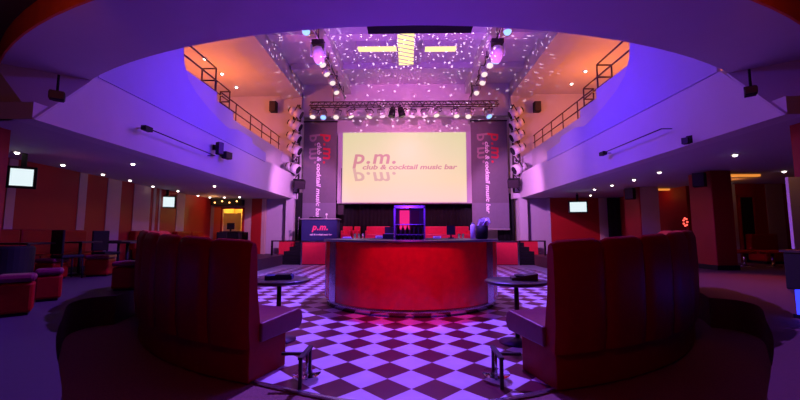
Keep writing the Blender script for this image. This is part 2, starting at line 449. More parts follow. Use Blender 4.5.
# near pillars at both picture edges
xp = at_y(11, 130, 5.5).x; m = MB(); m.box((xp-.8, 5.1, PL), (xp, 5.5, ZB+.1)); struct('wall_pillar_left', m, red_paint)
xp = at_y(790, 130, 5.5).x; m = MB(); m.box((xp, 5.1, PL), (xp+.8, 5.5, ZB+.1)); struct('wall_pillar_right', m, red_paint)
# columns under the right balcony
for nm, (x0, x1, y0, y1) in (('wall_column_near', (7.75, 8.27, 9.45, 10.2)), ('wall_column_far', (7.95, 8.62, 12.7, 13.6))):
    m = MB(); m.box((x0, y0, PL), (x1, y1, ZB)); struct(nm, m, red_paint, bevel=.02)
    if 'far' in nm: struct('trim_column_face', MB().box((x0+.04, y0-.012, PL+.12), (x1-.02, y0, ZB-.01)), beige_paint)
    m = MB(); m.box((x0-.02, y0-.02, PL), (x1+.02, y1+.02, PL+.12)); struct('baseboard_'+nm[5:], m, black)

# warm coves behind the columns
for nm, (px0, px1, py, yy) in (('cove_lamp_near', (725, 760, 176, 11.3)), ('cove_lamp_far', (656, 686, 190, 13.9))):
    p = at_z(px0, py, ZB-.05); q = at_z(px1, py, ZB-.05)
    m = MB(); m.box((p.x, p.y, ZB-.06), (q.x, p.y+.12, ZB-.003))
    tag(m.build(nm, warm_cove), 'warm orange ceiling light strip behind the '+('large square column' if 'near' in nm else 'smaller far column'), 'light')

# ------------------------------------------------------------------ stage
SY = 15.6
struct('floor_stage', MB().box((-4.45, SY+.02, 0), (4.75, 18.2, 1.0)), black)
panels = []
xa = at_y(302, 250, SY).x; xb = at_y(518.5, 250, SY).x
stf = thing('stage_podium', 'red panelled front of the stage with thin steel edging', 'stage', (0, SY, 0))
n = 8
for i in range(n):
    x0 = xa+(xb-xa)*i/n; x1 = xa+(xb-xa)*(i+1)/n
    MB().box((x0+.02, -.02, .03), (x1-.02, .015, .95)).build('panel', stage_red, stf)
MB().box((xa-.06, -.03, .95), (xb+.06, .015, 1.0)).build('top_edge', steel, stf)
for x in (xa, xb): MB().box((x-.05, -.03, 0), (x+.02, .015, .95)).build('edge_post', steel, stf)
for s, px0, px1, nm in ((-1, 272, 300, 'left'), (1, 520, 545, 'right')):
    x0 = at_y(px0, 250, SY).x; x1 = at_y(px1, 250, SY).x
    t = thing('stage_stairs', 'black stairs up to the %s end of the stage with red side wall' % nm, 'stairs', ((x0+x1)/2, SY, 0))
    w = (x1-x0)/2
    for k in range(5):
        # steps rise towards the middle of the stage
        a_ = -w+2*w*k/5 if s < 0 else -w
        b2 = w if s < 0 else w-2*w*k/5
        MB().box((a_+.03, .0, .19*k+.01), (b2-.03, .8, .19*(k+1))).build('step', black, t)
    MB().box((-w, .82, 0), (w, .9, 1.0)).build('red_back_panel', stage_red, t)
    f_ = MB(); f_.box((-w-.04, -.03, 0), (-w+.03, .03, 1.03)); f_.box((w-.03, -.03, 0), (w+.04, .03, 1.03)); f_.box((-w, -.03, .98), (w, .03, 1.03))
    f_.build('frame', black, t)
# curtains
def curtain(name, x0, x1, y, z0, z1, m_, label, cat='curtain', amp=.05, folds=None):
    n = folds or int((x1-x0)/.05); mb = MB(); vs = []; fs = []
    for i in range(n+1):
        x = x0+(x1-x0)*i/n; yy = y+amp*sin(i*1.7)*.5+amp*.3*sin(i*.63)
        vs += [(x, yy, z0), (x, yy, z1), (x, yy+.02, z1), (x, yy+.02, z0)]
    for i in range(n):
        a_ = 4*i
        for j in range(4): fs.append((a_+j, a_+(j+1) % 4, a_+4+(j+1) % 4, a_+4+j))
    fs += [(0,1,2,3), (4*n, 4*n+1, 4*n+2, 4*n+3)]
    mb.add(vs, fs, None, True)
    return tag(mb.build(name, m_), label, cat)
curtain('backdrop_curtain', -3.6, 3.4, 17.95, 1.0, 2.95, black_cloth, 'black pleated backdrop curtain under the projection screen')
cl0 = at_y(293, 200, 17.1).x; cl1 = at_y(302, 200, 17.1).x
curtain('stage_curtain', -5.15, -4.84, 16.78, 1.0, 3.2, black_cloth, 'black stage curtain at the left side of the stage behind the dark table')
cr0 = at_y(503, 200, 17.1).x; cr1 = at_y(513, 200, 17.1).x
curtain('stage_curtain', 4.2, 5.0, 17.25, 1.0, 3.2, black_cloth, 'black stage curtain at the right side of the stage behind the banner')

# projection screen
ys = 17.5
p0 = at_y(337, 203.5, ys); p1 = at_y(472.5, 203.5, ys); pt = at_y(405, 132, ys)
t = thing('projection_screen', 'large wide projection screen showing a cream slide with pink lettering', 'screen', ((p0.x+p1.x)/2, ys, p0.z))
w = (p1.x-p0.x)/2; h = pt.z-p0.z
MB().box((-w, .02, 0), (w, .06, h)).build('screen_cloth', plaster, t)
MB().box((-w, -.02, -.05), (w, .06, 0)).build('bottom_bar', black, t)
iw0 = at_y(342.5, 170, ys).x-t.location.x; iw1 = at_y(466.5, 170, ys).x-t.location.x
pic = MB().box((iw0, .008, .05), (iw1, .019, h-.02)).build('projected_picture', slide, t)
def sp(px, py): p = at_y(px, py, ys); return (p.x-t.location.x, .004, p.z-t.location.z)
k = ys/FPX
text_mb('p.m.', 44*k, .16, .02, org=sp(352.5, 163.5), tall=.86).build('logo_letters', slide_ink, t)
text_mb('p.m.', 44*k, .16, .02, flip=True, org=sp(352.5, 172.5), tall=.8).build('mirrored_logo', slide_ink2, t)
text_mb('club & cocktail music bar', 96*k, .2, .03, org=sp(362.5, 169.3), tall=.72).build('tagline', slide_ink, t)

# banners
for side, (xa_, xb_, yt, ybt), lx in (('left', (303, 336.5, 122, 222), 0), ('right', (471.5, 508, 121, 229), 0)):
    yy = 16.9
    a_ = at_y(xa_, 170, yy); b_ = at_y(xb_, 170, yy); top = at_y(xa_, yt, yy).z; bot = at_y(xa_, ybt, yy).z
    t = thing('banner', 'tall dark grey banner with a sideways logo, %s of the screen' % side, 'banner', ((a_.x+b_.x)/2, yy, bot), 0, None)
    w = (b_.x-a_.x)/2; H = top-bot
    MB().box((-w, 0, 0), (w, .03, H)).build('cloth', banner_grey, t)
    zz = at_y(xa_, 203, yy).z-bot
    MB().box((-w, -.004, 0), (w, .0, zz)).build('lower_band', banner_band, t)
    MB().box((-w-.02, -.02, -.04), (w+.02, .04, .02)).build('bottom_rail', silver, t)
    MB().box((-w-.02, -.02, H-.02), (w+.02, .04, H+.04)).build('top_rail', black, t)
    k = yy/FPX; xc = -w+.02
    zt = at_y(xa_, 134 if side == 'left' else 133, yy).z-bot
    L = 31*k
    text_mb('p.m.', L, .1, .02, cw=True, org=(-w+(20.5)*k, -.006, zt), tall=.9).build('logo_letters', red_ink, t)
    text_mb('p.m.', L, .1, .02, flip=True, cw=True, org=(-w+(13)*k, -.006, zt), tall=.9).build('mirrored_logo', grey_ink, t)
    text_mb('club & cocktail music bar', (78 if side == 'left' else 73)*k, .2, .03, cw=True, org=(-w+(14.2)*k, -.008, zt-.42), tall=.8).build('tagline', white_ink, t)

# loudspeakers
def speaker_proto(name, label, loc, w, d, h, rz=0, tilt=0, group=None, rod=0):
    t = thing(name, label, 'loudspeaker', loc, rz, group); t.rotation_euler = (tilt, 0, rz)
    cb = MB().box((-w/2, -d/2, -h/2), (w/2, d/2, h/2)).build('cabinet', black, t, bevel=.02)
    MB().box((-w*.43, -d/2-.012, -h*.45), (w*.43, -d/2, h*.45)).build('grille', dark_steel, cb)
    m = MB(); m.tube((0, d/2, 0), (0, d/2+.12, .05), .02); m.box((-.06, d/2+.1, -.02), (.06, d/2+.15, .12))
    if rod: m.tube((0, 0, h/2), (0, 0, rod), .015)
    m.build('bracket', black, t)
    return t
g = at_y(273.5, 107, 16.7); speaker_proto('loudspeaker', 'black loudspeaker on the orange end wall of the left gallery', g, .32, .3, .5)
g = at_y(537, 107, 16.7); speaker_proto('loudspeaker', 'black loudspeaker on the orange end wall of the right gallery', g, .3, .3, .48)
g = at_y(299, 184, 16.3); speaker_proto('loudspeaker', 'dark tilted loudspeaker below the left column of spotlights', g, .5, .4, .38, R(25), R(20))
g = at_y(514, 183, 16.3); speaker_proto('loudspeaker', 'dark tilted loudspeaker below the right column of spotlights', g, .5, .4, .38, R(-25), R(20))
g = Vector((-FX+.25, at_z(220, 147, 4.25).y, 0))
speaker_proto('loudspeaker', 'small upright black speaker on the left balcony front', at_x(219.5, 148.5, -FX+.24), .16, .14, .34, R(60))
speaker_proto('loudspeaker', 'small tilted black speaker beside the upright one on left balcony front', at_x(226.8, 155.5, -FX+.22), .26, .16, .2, R(75))
speaker_proto('loudspeaker', 'black speaker hanging at far left corner under the overhead balcony', at_y(57, 96, 4.8), .17, .14, .12, R(40), 0, rod=.3)
speaker_proto('loudspeaker', 'black speaker hanging at far right corner under the overhead balcony', at_y(751, 91, 4.8), .13, .12, .10, R(-40), 0, rod=.3)
speaker_proto('loudspeaker', 'small black speaker low on the right balcony front', at_x(686, 141, 5.15-.17), .11, .1, .12, R(-60))
speaker_proto('loudspeaker', 'black speaker at the top of the large right column', (7.5, 9.5, 2.68), .26, .22, .36, R(-50))
speaker_proto('loudspeaker', 'black speaker at the top of the smaller far right column', (7.68, 12.75, 2.68), .28, .24, .38, R(-50))
speaker_proto('loudspeaker', 'grey-black monitor speaker hanging by the left banner under the screen', at_y(341, 210, 17.25), .3, .2, .5, rod=2.0)

# televisions
def tv(px, py, y, w, h, rz, label, tilt=0):
    p = at_y(px, py, y)
    t = thing('television', label, 'television', p, rz); t.rotation_euler = (tilt, 0, rz)
    cs = MB().box((-w/2-.05, -.03, -h/2-.05), (w/2+.05, .04, h/2+.05)).build('case', black, t, bevel=.008)
    MB().box((-w/2, -.036, -h/2), (w/2, -.031, h/2)).build('display', tv_on, cs)
    m = MB(); m.box((-.04, .04, -.04), (.04, .1, .5)); m.tube((0, .07, .3), (0, .07, ZB-p.z), .02); m.build('ceiling_mount', black, t)
    return t
tv(22, 177.5, 7.1, .33, .34, R(38), 'wall television with white picture at the far left, nearest the camera')
tv(166.5, 202, 13.2, .52, .36, R(20), 'television with white picture hung over the striped left wall')
tv(578, 207, 14.5, .6, .38, R(-12), 'television with white picture on the dark red wall right of stage')

# ------------------------------------------------------------------ spotlights
def spot_proto(name, label, cat, lens, body, s=1.0, fat=1.0):
    """points along -y, hangs from its origin"""
    t = thing(name, label, cat, (0, 0, 0))
    m = MB(); m.tube((0, .15*s, -.2*s), (0, .02*s, -.2*s), .078*s*fat, .10*s*fat, 16).tube((0, .02*s, -.2*s), (0, -.16*s, -.2*s), .10*s*fat, .112*s*fat, 16); hs = m.build('housing', body, t)
    MB().tube((0, -.155*s, -.2*s), (0, -.175*s, -.2*s), .085*s*fat, .085*s*fat, 16).build('lens', lens, hs)
    MB().tube((0, .15*s, -.2*s), (0, .19*s, -.2*s), .065*s*fat, .055*s*fat, 14).build('rear_cap', black, hs)
    w = .118*s*fat
    m = MB(); m.box((-w-.012*s, -.012*s, -.2*s), (-w, .012*s, -.02*s)); m.box((w, -.012*s, -.2*s), (w+.012*s, .012*s, -.02*s)); m.box((-w-.012*s, -.012*s, -.03*s), (w+.012*s, .012*s, -.015*s)); m.tube((0, 0, -.02*s), (0, 0, .04*s), .018*s)
    m.build('yoke', dark_steel, t)
    return t
ORD = ['first', 'second', 'third', 'fourth', 'fifth', 'sixth', 'seventh', 'eighth', 'ninth', 'tenth', 'eleventh', 'twelfth', 'thirteenth', 'fourteenth', 'fifteenth']
side_l = None
for side, pts in (('left', [(299, 111), (298, 123.5), (297, 135.5), (297.5, 147.5), (296, 166)]), ('right', [(512.5, 111), (513.5, 122.5), (514, 134), (515, 147), (516.5, 166.5)])):
    for i, (px, py) in enumerate(pts):
        p = at_y(px, py, 16.3); lab = '%s white spotlight down in the column %s of the stage' % (ORD[i], side)
        if side_l is None: side_l = o = spot_proto('stage_spotlight', lab, 'spotlight', lens_dark, white_plastic, 1.75, 1.25); o['group'] = 'white spotlights beside the stage'
        else: o = dup(side_l, (0, 0, 0), label=lab)
        s_ = 1 if side == 'left' else -1
        o.location = p+Vector((-s_*.02, .1, .27)); o.rotation_euler = (R(26), 0, s_*R(98-4*i))
for side, px, s_ in (('left', 292.5, -1), ('right', 519.5, 1)):
    a_ = at_y(px, 106, 16.55); b_ = at_y(px, 192, 16.55)
    t = thing('lighting_ladder', 'dark vertical pipe carrying the white spotlights %s of the stage' % side, 'lighting stand', (a_.x, 16.78, b_.z))
    hh = a_.z-b_.z
    for u in (0, s_*-.3): MB().tube((u, 0, 0), (u, 0, hh), .045).build('pipe', dark_steel, t)
    m = MB()
    for q in range(9): m.tube((0, 0, hh*q/9), (s_*-.3, 0, hh*(q+1)/9), .022, seg=6).tube((s_*-.3, 0, hh*q/9), (0, 0, hh*q/9), .022, seg=6)
    m.build('bracing', dark_steel, t)
    for i in range(5): MB().tube((0, 0, .9+.72*i), (-s_*.12, -.1, .9+.72*i), .02).build('arm', dark_steel, t)

# horizontal truss
ty = 15.7
a_ = at_y(310, 106.5, ty); b_ = at_y(498.5, 106, ty); zt = a_.z
t = thing('lighting_truss', 'dark purple lattice truss hung above the stage front', 'truss', ((a_.x+b_.x)/2, ty, zt))
w = (b_.x-a_.x)/2
for (yy, zz) in ((-.12, 0), (.12, 0), (0, .2)): MB().tube((-w, yy, zz), (w, yy, zz), .025).build('chord', dark_steel, t)
m = MB(); n = 30
for i in range(n):
    x0 = -w+2*w*i/n; x1 = -w+2*w*(i+.5)/n; x2 = -w+2*w*(i+1)/n
    m.tube((x0, -.12, 0), (x1, 0, .2), .012, seg=5).tube((x1, 0, .2), (x2, -.12, 0), .012, seg=5).tube((x0, .12, 0), (x1, 0, .2), .012, seg=5).tube((x1, 0, .2), (x2, .12, 0), .012, seg=5)
m.build('lattice', dark_steel, t)
for x in (-w*.75, w*.72): MB().tube((x, 0, .2), (x, 0, 8.2-zt), .015).build('hanger', dark_steel, t)
lamps = [(315.5, 0, 'w'), (321, 1, 'b'), (338, 1, 'w'), (354, 0, 'w'), (368, 0, 'w'), (381, 2, 'p'), (393.5, 2, 'd'), (404.5, 2, 'd'), (412, 2, 'p'), (426, 2, 'p'), (441, 0, 'w'), (454, 0, 'w'), (470, 1, 'w'), (489, 1, 'b')]
protos = {}
for i, (px, kd, ln) in enumerate(lamps):
    p = at_y(px, 108, ty); lab = '%s spotlight hanging on the truss, %s of fourteen from the left' % ({'w': 'silver white-lit', 'b': 'silver blue-lit', 'p': 'silver pink-lit', 'd': 'black unlit'}[ln], ORD[i])
    if ln not in protos:
        protos[ln] = o = spot_proto('truss_spotlight', lab, 'spotlight', {'w': lens_w, 'b': lens_b, 'p': lens_p, 'd': lens_dark}[ln], silver if ln != 'd' else black, 1.4)
        o['group'] = 'spotlights on the lighting truss'
    else: o = dup(protos[ln], (0, 0, 0), label=lab)
    o.location = (p.x, ty, zt-.13)
    o.rotation_euler = (R([72, 60, 80][kd]), R((-1)**i*10), R([35, -10, 20, 60, -25, 0, 10][i % 7]))

# rows of lamps on the two long beams
big = None
for side, pts in (('left', [(313, 50, 1), (323, 64, 0), (330, 74, 0), (335, 82, 0), (341, 92, 0)]), ('right', [(500, 49, 1), (489, 64, 0), (484, 73, 0), (478, 82, 0), (471.5, 92, 0)])):
    s_ = -1 if side == 'left' else 1
    xb_ = -2.88 if s_ < 0 else 2.9
    t = thing('lamp_rail', 'dark pipe with cables under the %s ceiling beam' % side, 'lighting rail', (xb_, 9.5, 7.6))
    MB().tube((0, 0, 0), (0, 7, 0), .035).build('pipe', dark_steel, t)
    for q in range(5): MB().tube((0, .3+1.55*q, 0), (0, .3+1.55*q, .36), .015).build('hanger', dark_steel, t)
    m = MB()
    for q in range(14): m.tube((.05*sin(q*2.1), .5*q, -.04), (.05*sin((q+1)*2.1), .5*q+.5, -.07-.03*(q % 2)), .018, seg=6)
    m.build('cable', silver, t)
    for i, (px, py, bg) in enumerate(pts):
        q = at_z(px, py, 7.25)
        # keep each lamp on its pipe
        q.x = xb_
        if bg:
            t = thing('moving_head_lamp', 'large pale moving head lamp with blue lens under the %s ceiling beam' % side, 'stage light', (xb_, q.y, 7.55))
            MB().box((-.2, -.15, -.16), (.2, .15, -.0)).build('base', dark_steel, t, bevel=.02)
            m = MB(); m.box((-.25, -.05, -.52), (-.2, .05, -.1)); m.box((.2, -.05, -.52), (.25, .05, -.1)); m.build('yoke', white_plastic, t)
            M_ = Matrix.Translation((0, 0, -.45)) @ Matrix.Rotation(R(50), 4, 'X')
            m = MB(); m.lathe([(.05, .26), (.14, .22), (.19, .08), (.2, -.1), (.16, -.24), (.13, -.27)], 18, M=M_); hd = m.build('head', white_plastic, t)
            m = MB(); m.lathe([(.11, -.27), (.12, -.30), (.02, -.31)], 18, M=M_); m.build('lens', lens_b, hd)
        else:
            lab = 'small silver spotlight, %s behind the moving head lamp on the %s ceiling beam' % (ORD[i-1], side)
            if big is None: big = o = spot_proto('beam_spotlight', lab, 'spotlight', lens_w, silver, 1.3); o['group'] = 'spotlights under the ceiling beams'
            else: o = dup(big, (0, 0, 0), label=lab)
            o.location = (xb_, q.y, 7.56); o.rotation_euler = (R(62), 0, R(s_*-35+20*(i % 3)))
    q = at_z(306 if s_ < 0 else 507.5, 31, 7.4)
    t = thing('blue_spotlight', 'blue glowing lamp at the near end of the %s beam lamps' % side, 'spotlight', (q.x, q.y, 7.55))
    MB().tube((0, 0, .42), (0, 0, 0), .015).build('hanger', dark_steel, t)
    MB().lathe([(.04, 0), (.12, -.05), (.13, -.15)], 14).build('housing', silver, t)
    MB().sphere((0, 0, -.16), .12).build('lens', lens_b, t)

# lit ceiling panels in a cross
zc = 8.19
for (x0, y0, x1, y1, lab) in ((398, 28, 414, 65, 'bright yellow patterned ceiling panel running down the middle'), (358, 46, 396.5, 51.5, 'narrow yellow ceiling strip left of the middle panel'), (425, 46, 456, 51.5, 'narrow yellow ceiling strip right of the middle panel')):
    a_ = at_z(x0, (y0+y1)/2, zc); b_ = at_z(x1, (y0+y1)/2, zc); f_ = at_z((x0+x1)/2, y0, zc).y; g = at_z((x0+x1)/2, y1, zc).y
    t = thing('ceiling_light_panel', lab, 'ceiling light', ((a_.x+b_.x)/2, (f_+g)/2, zc))
    w = abs(b_.x-a_.x)/2; d_ = abs(g-f_)/2
    MB().box((-w, -d_, 0), (w, d_, .05)).build('diffuser', yellow_light, t)
    m = MB()
    for (u0, v0, u1, v1) in ((-w-.04, -d_-.04, w+.04, -d_), (-w-.04, d_, w+.04, d_+.04), (-w-.04, -d_, -w, d_), (w, -d_, w+.04, d_)): m.box((u0, v0, -.02), (u1, v1, .26))
    if y1-y0 > 20:
        nb = 9
        for i in range(nb):
            yy = -d_+2*d_*(i+.5)/nb; m.tube((-w, yy-.12, -.01), (w, yy+.12, -.01), .018, seg=5)
    m.build('frame', plaster, t)
# dark roller box on the overhead balcony edge
a_ = Vector((at_y(367, 27, 4.4).x, 0)); b_ = Vector((at_y(473, 27, 4.4).x, 0))
t = thing('projector_shelf', 'long thin black shelf on the edge of the overhead balcony', 'shelf', ((a_.x+b_.x)/2, yin(0)+.12, ZS+.03))
w = (b_.x-a_.x)/2
MB().box((-w, -.06, 0), (w, .12, .05)).build('board', black, t)
for x in (-w*.8, 0, w*.8): MB().box((x-.02, -.1, .05), (x+.02, .1, .2)).build('bracket', black, t)
# ceiling conduit thin pipe
q = at_z(361, 69, 8.4)

# ------------------------------------------------------------------ railings on the galleries
for side, sg in (('left', -1), ('right', 1)):
    f = FX if sg < 0 else 5.15
    t = thing('balcony_railing', 'dark steel handrail stepping along the %s gallery parapet' % side, 'railing', (sg*f, 8.5, 5.2))
    segs = [(.0, -.35, 1.2), (.42, 1.25, 2.85), (.75, 2.9, 8.45)]
    def L(x, y, z): return (sg*x, y, z)
    def post(x, y): MB().tube(L(x, y, 0), L(x, y, .68), .022, seg=8).build('post', rust_rail, t)
    for (x, ya, ybb) in segs:
        for z in (.68, .34): MB().tube(L(x, ya, z), L(x, ybb, z), .022, seg=8).build('rail', rust_rail, t)
    for x, y in ((0, -.33), (0, 1.2), (.42, 1.25), (.42, 2.0), (.42, 2.85), (.75, 2.9), (.75, 4.0), (.75, 5.2), (.75, 6.3), (.75, 7.3), (.75, 8.3)): post(x, y)
    for (x0, x1, y) in ((0, .42, 1.22), (.42, .75, 2.87)):
        for z in (.68, .34): MB().tube(L(x0, y, z), L(x1, y, z), .022, seg=8).build('rail', rust_rail, t)

# ------------------------------------------------------------------ downlights
def dl_proto(label):
    t = thing('downlight', label, 'ceiling light')
    MB().lathe([(.055, -.012), (.075, -.012), (.075, 0), (.055, 0)], 16).build('ring', silver, t)
    MB().lathe([(.001, -.045), (.02, -.042), (.035, -.03), (.042, 0), (.001, 0)], 14).build('bulb', bulb_w, t)
    return t
dproto = None
left_d = [(17, 152), (63, 164.5), (103, 174), (133, 163.5), (130, 180), (153, 186), (178, 190.7), (198, 195.3), (210, 197), (214.5, 185.8), (224.5, 197), (239.5, 196.8)]
right_d = [(590.5, 195), (594.5, 189), (612, 185), (634, 179.5), (659.5, 172), (684, 191), (735, 154.5), (728, 183), (784, 171)]
for side, ds in (('left', left_d), ('right', right_d)):
    for i, (px, py) in enumerate(sorted(ds)):
        p = at_z(px, py, ZB-.002)
        lab = '%s recessed downlight from the left under the %s balcony' % (ORD[i], side)
        if dproto is None: dproto = o = dl_proto(lab); o['group'] = 'downlights under the balconies'
        else: o = dup(dproto, (0, 0, 0), label=lab)
        o.location = (p.x, p.y, ZB-.002)
for side, ds in (('left', [(205, 58.5), (222, 73.5), (236.5, 87)]), ('right', [(585.5, 71), (571.5, 83.5)])):
    for i, (px, py) in enumerate(ds):
        p = at_z(px, py, 7.895); o = dup(dproto, (p.x, p.y, 7.895), label='%s downlight in the orange gallery ceiling on the %s' % (['nearest', 'middle' if side == 'left' else 'farther', 'farthest'][i], side), group='downlights in the gallery ceilings')
        o.scale = (1.4, 1.4, 1.4)

# ------------------------------------------------------------------ bar
bar = thing('round_bar', 'round red glossy bar counter in the middle of the dance floor', 'bar', (BC[0], BC[1], 0))
RB = 1.69
MB().arc((0, 0), [(RB-.05, 0), (RB-.02, .14), (RB-.2, .14), (RB-.2, 0)], 0, 2*pi, 72).build('plinth', steel, bar, smooth=True)
trims = [-54, 54, 180]
for i, d0 in enumerate(trims):
    d1 = trims[(i+1) % 3]+(360 if i == 2 else 0)
    MB().arc((0, 0), [(RB-.06, .13), (RB, .13), (RB, 1.165), (RB-.06, 1.165)], R(d0+4-90), R(d1-4-90), 30).build('front_panel', bar_red, bar)
    MB().arc((0, 0), [(RB-.06, .12), (RB+.02, .12), (RB+.02, 1.165), (RB-.06, 1.165)], R(d0-4-90), R(d0+4-90), 4).build('upright_trim', steel, bar)
MB().arc((0, 0), [(RB-.6, 1.165), (RB+.03, 1.165), (RB+.04, 1.18), (RB+.03, 1.2), (RB-.6, 1.2)], 0, 2*pi, 72).build('counter_top', blackwood, bar)
MB().arc((0, 0), [(RB-.12, .0), (RB-.10, 0), (RB-.10, 1.15), (RB-.12, 1.15)], 0, 2*pi, 48).build('inner_wall', black, bar)
st = thing('back_bar_station', 'black cabinet island standing inside the round bar', 'cabinet', (BC[0], BC[1], 0))
MB().box((-.55, -.3, 0), (.55, .3, 1.02)).build('cabinet', black, st, bevel=.02)
MB().box((-.6, -.34, 1.02), (.6, .34, 1.06)).build('top', steel, st)
# glass fronted fridge on the island
p = at_y(409.5, 234, 7.45)
t = thing('bottle_fridge', 'steel framed glass fridge with bottles glowing red inside', 'fridge', (p.x, 7.45, 1.062))
MB().box((-.3, .1, 0), (.3, .22, .78)).build('back', mat('fridge_back', (.16, .13, .15), .5), t)
m = MB()
for x in (-.31, .28): m.box((x, -.2, 0), (x+.03, .22, .78))
m.box((-.31, -.2, .75), (.31, .22, .80)); m.box((-.31, -.2, -.0), (.31, .22, .03)); m.build('frame', steel, t)
for z in (.22, .42): MB().box((-.28, -.18, z), (.28, .1, z+.012)).build('shelf', steel, t)
MB().box((-.2, .08, .33), (.0, .1, .72)).build('lit_panel', pink_neon, t)
MB().box((.03, .085, .45), (.2, .1, .72)).build('lit_panel', mat('dim_red_panel', (.25, .02, .05), .5), t)
bot = None
for r_, z in enumerate((.03, .232)):
    for i in range(6):
        lab = 'dark bottle in the %s row of the glass fridge' % ('lower' if r_ == 0 else 'upper')
        if bot is None:
            bot = o = thing('bottle', lab, 'bottle', (0, 0, 0), 0, 'bottles in the fridge, lower row')
            MB().lathe([(.025, 0), (.028, .01), (.028, .1), (.012, .13), (.011, .165)], 10).build('glass_body', mat('bottle_glass', (.03, .012, .01), .1), o)
            MB().lathe([(.013, .16), (.013, .18), (.002, .181)], 8).build('cap', silver, o)
        else: o = dup(bot, (0, 0, 0), label=lab, group='bottles in the fridge, %s row' % ('lower' if r_ == 0 else 'upper'))
        o.location = (p.x-.22+.088*i, 7.45-.06, 1.062+z+.012)
# things on the counter
CT = 1.2
def on_bar(px, rr, near=True):
    """point on the counter ring straight below pixel column px, at radius rr"""
    d = ray(px, 234); d = Vector((d.x, d.y)).normalized(); c = Vector(BC)
    bq = d.dot(c); disc = rr*rr-(c.length_squared-bq*bq)
    s_ = bq+(-1 if near else 1)*math.sqrt(max(0, disc)); v = d*s_
    return Vector((v.x, v.y, CT))
def simple(name, label, cat, loc, parts, rz=0):
    t = thing(name, label, cat, loc, rz)
    for nm, mb, m_ in parts: mb.build(nm, m_, t)
    return t
q = on_bar(482, 1.4, False)
bt = simple('napkin_bucket', 'black bucket stuffed with white napkins at the right of the bar', 'bucket', q, [('bucket', MB().lathe([(.09, 0), (.11, .02), (.12, .26), (.10, .26)], 16), black)])
m = MB()
for i in range(7):
    a_ = i*.9; M_ = Matrix.Translation((.05*cos(a_), .05*sin(a_), .24)) @ Euler((.5*sin(a_), .5*cos(a_), a_)).to_matrix().to_4x4()
    m.add([(-.05, 0, 0), (.05, 0, 0), (.07, .02, .13), (.0, .0, .2), (-.05, .02, .12), (-.05, .015, 0), (.05, .015, 0), (.07, .035, .13), (0, .015, .2), (-.05, .035, .12)], [(0,1,2,3,4), (9,8,7,6,5), (0,5,6,1), (1,6,7,2), (2,7,8,3), (3,8,9,4), (4,9,5,0)], M_)
m.build('napkins', white_plastic, bt)
simple('white_thermos', 'tall white cylinder dispenser left of the black napkin bucket', 'dispenser', on_bar(473, 1.35, False), [('body', MB().lathe([(.05, 0), (.055, .01), (.055, .27), (.03, .31), (.01, .32)], 16), white_plastic), ('lid', MB().lathe([(.03, .315), (.03, .335), (.01, .34)], 12), steel)])
simple('card_terminal', 'small dark monitor standing on the back of the bar counter', 'monitor', on_bar(451, 1.5, False), [('stand', MB().box((-.06, -.05, 0), (.06, .05, .02)).tube((0, 0, .02), (0, .02, .1), .02), black), ('screen_body', MB().box((-.1, -.02, .08), (.1, .02, .3)), black)])
simple('white_box', 'small white box lying on the bar right of the fridge', 'box', on_bar(437, 1.4, False), [('body', MB().box((-.09, -.06, 0), (.09, .06, .05)), white_plastic), ('slot', MB().box((-.06, -.062, .02), (.06, -.06, .035)), black)])
simple('white_box', 'small white box lying on the bar left of the fridge', 'box', on_bar(379.5, 1.4, False), [('body', MB().box((-.09, -.06, 0), (.09, .06, .06)), white_plastic), ('slot', MB().box((-.06, -.062, .02), (.06, -.06, .035)), black)])
simple('white_tray', 'flat white napkin tray near the left end of the bar', 'tray', on_bar(347, 1.35, False), [('tray', MB().box((-.1, -.07, 0), (.1, .07, .02)), white_plastic), ('napkins', MB().box((-.08, -.05, .02), (.08, .05, .045)), white_ink)])
gl = None
for i, px in enumerate((355, 359, 363, 391, 394, 398, 459, 463)):
    lab = '%s from the left of the small glasses on the bar' % ORD[i]
    if gl is None: gl = o = tag(MB().lathe([(.025, 0), (.032, .11), (.030, .11), (.023, .008), (.001, .006)], 12).build('drinking_glass', glass_m), lab, 'glass', 'small glasses on the bar')
    else: o = dup(gl, (0, 0, 0), label=lab)
    o.location = on_bar(px, 1.45+.05*(i % 3), False)
simple('cash_register', 'black cash register on the bar at left of the fridge', 'cash register', on_bar(389, 1.35, False), [('base', MB().box((-.14, -.15, 0), (.14, .15, .1)), black), ('display', MB().box((-.1, -.02, .1), (.1, .03, .27), ), blackwood), ('keys', MB().box((-.1, -.13, .1), (.1, -.04, .115)), silver)])

# ------------------------------------------------------------------ red sofas on the stage
def sofa(px0, px1, label, y=16.3, arms=True):
    x0 = at_y(px0, 234, y).x; x1 = at_y(px1, 234, y).x; w = (x1-x0)/2
    t = thing('red_sofa', label, 'sofa', ((x0+x1)/2, y, 1.0))
    MB().box((-w, -.35, .08), (w, .3, .3)).build('seat', stage_red, t, bevel=.03)
    MB().box((-w, .15, .28), (w, .38, .64)).build('backrest', stage_red, t, bevel=.03)
    for s in (-1, 1): MB().box((min(s*w, s*(w-.08)), -.35, .28), (max(s*w, s*(w-.08)), .17, .45)).build('armrest', stage_red, t, bevel=.02)
    for sx in (-1, 1):
        for sy in (-.3, .3): MB().tube((sx*(w-.06), sy, 0), (sx*(w-.06), sy, .09), .02).build('leg', steel, t)
    return t
sofa(342, 351.5, 'small red armchair on the stage beside the dark table'); sofa(353.5, 359.5, 'narrow red seat on the stage right of the small armchair')
sofa(366, 390, 'red sofa on the stage left of the glass fridge'); sofa(423, 469.5, 'wide red sofa on the stage right of the glass fridge')

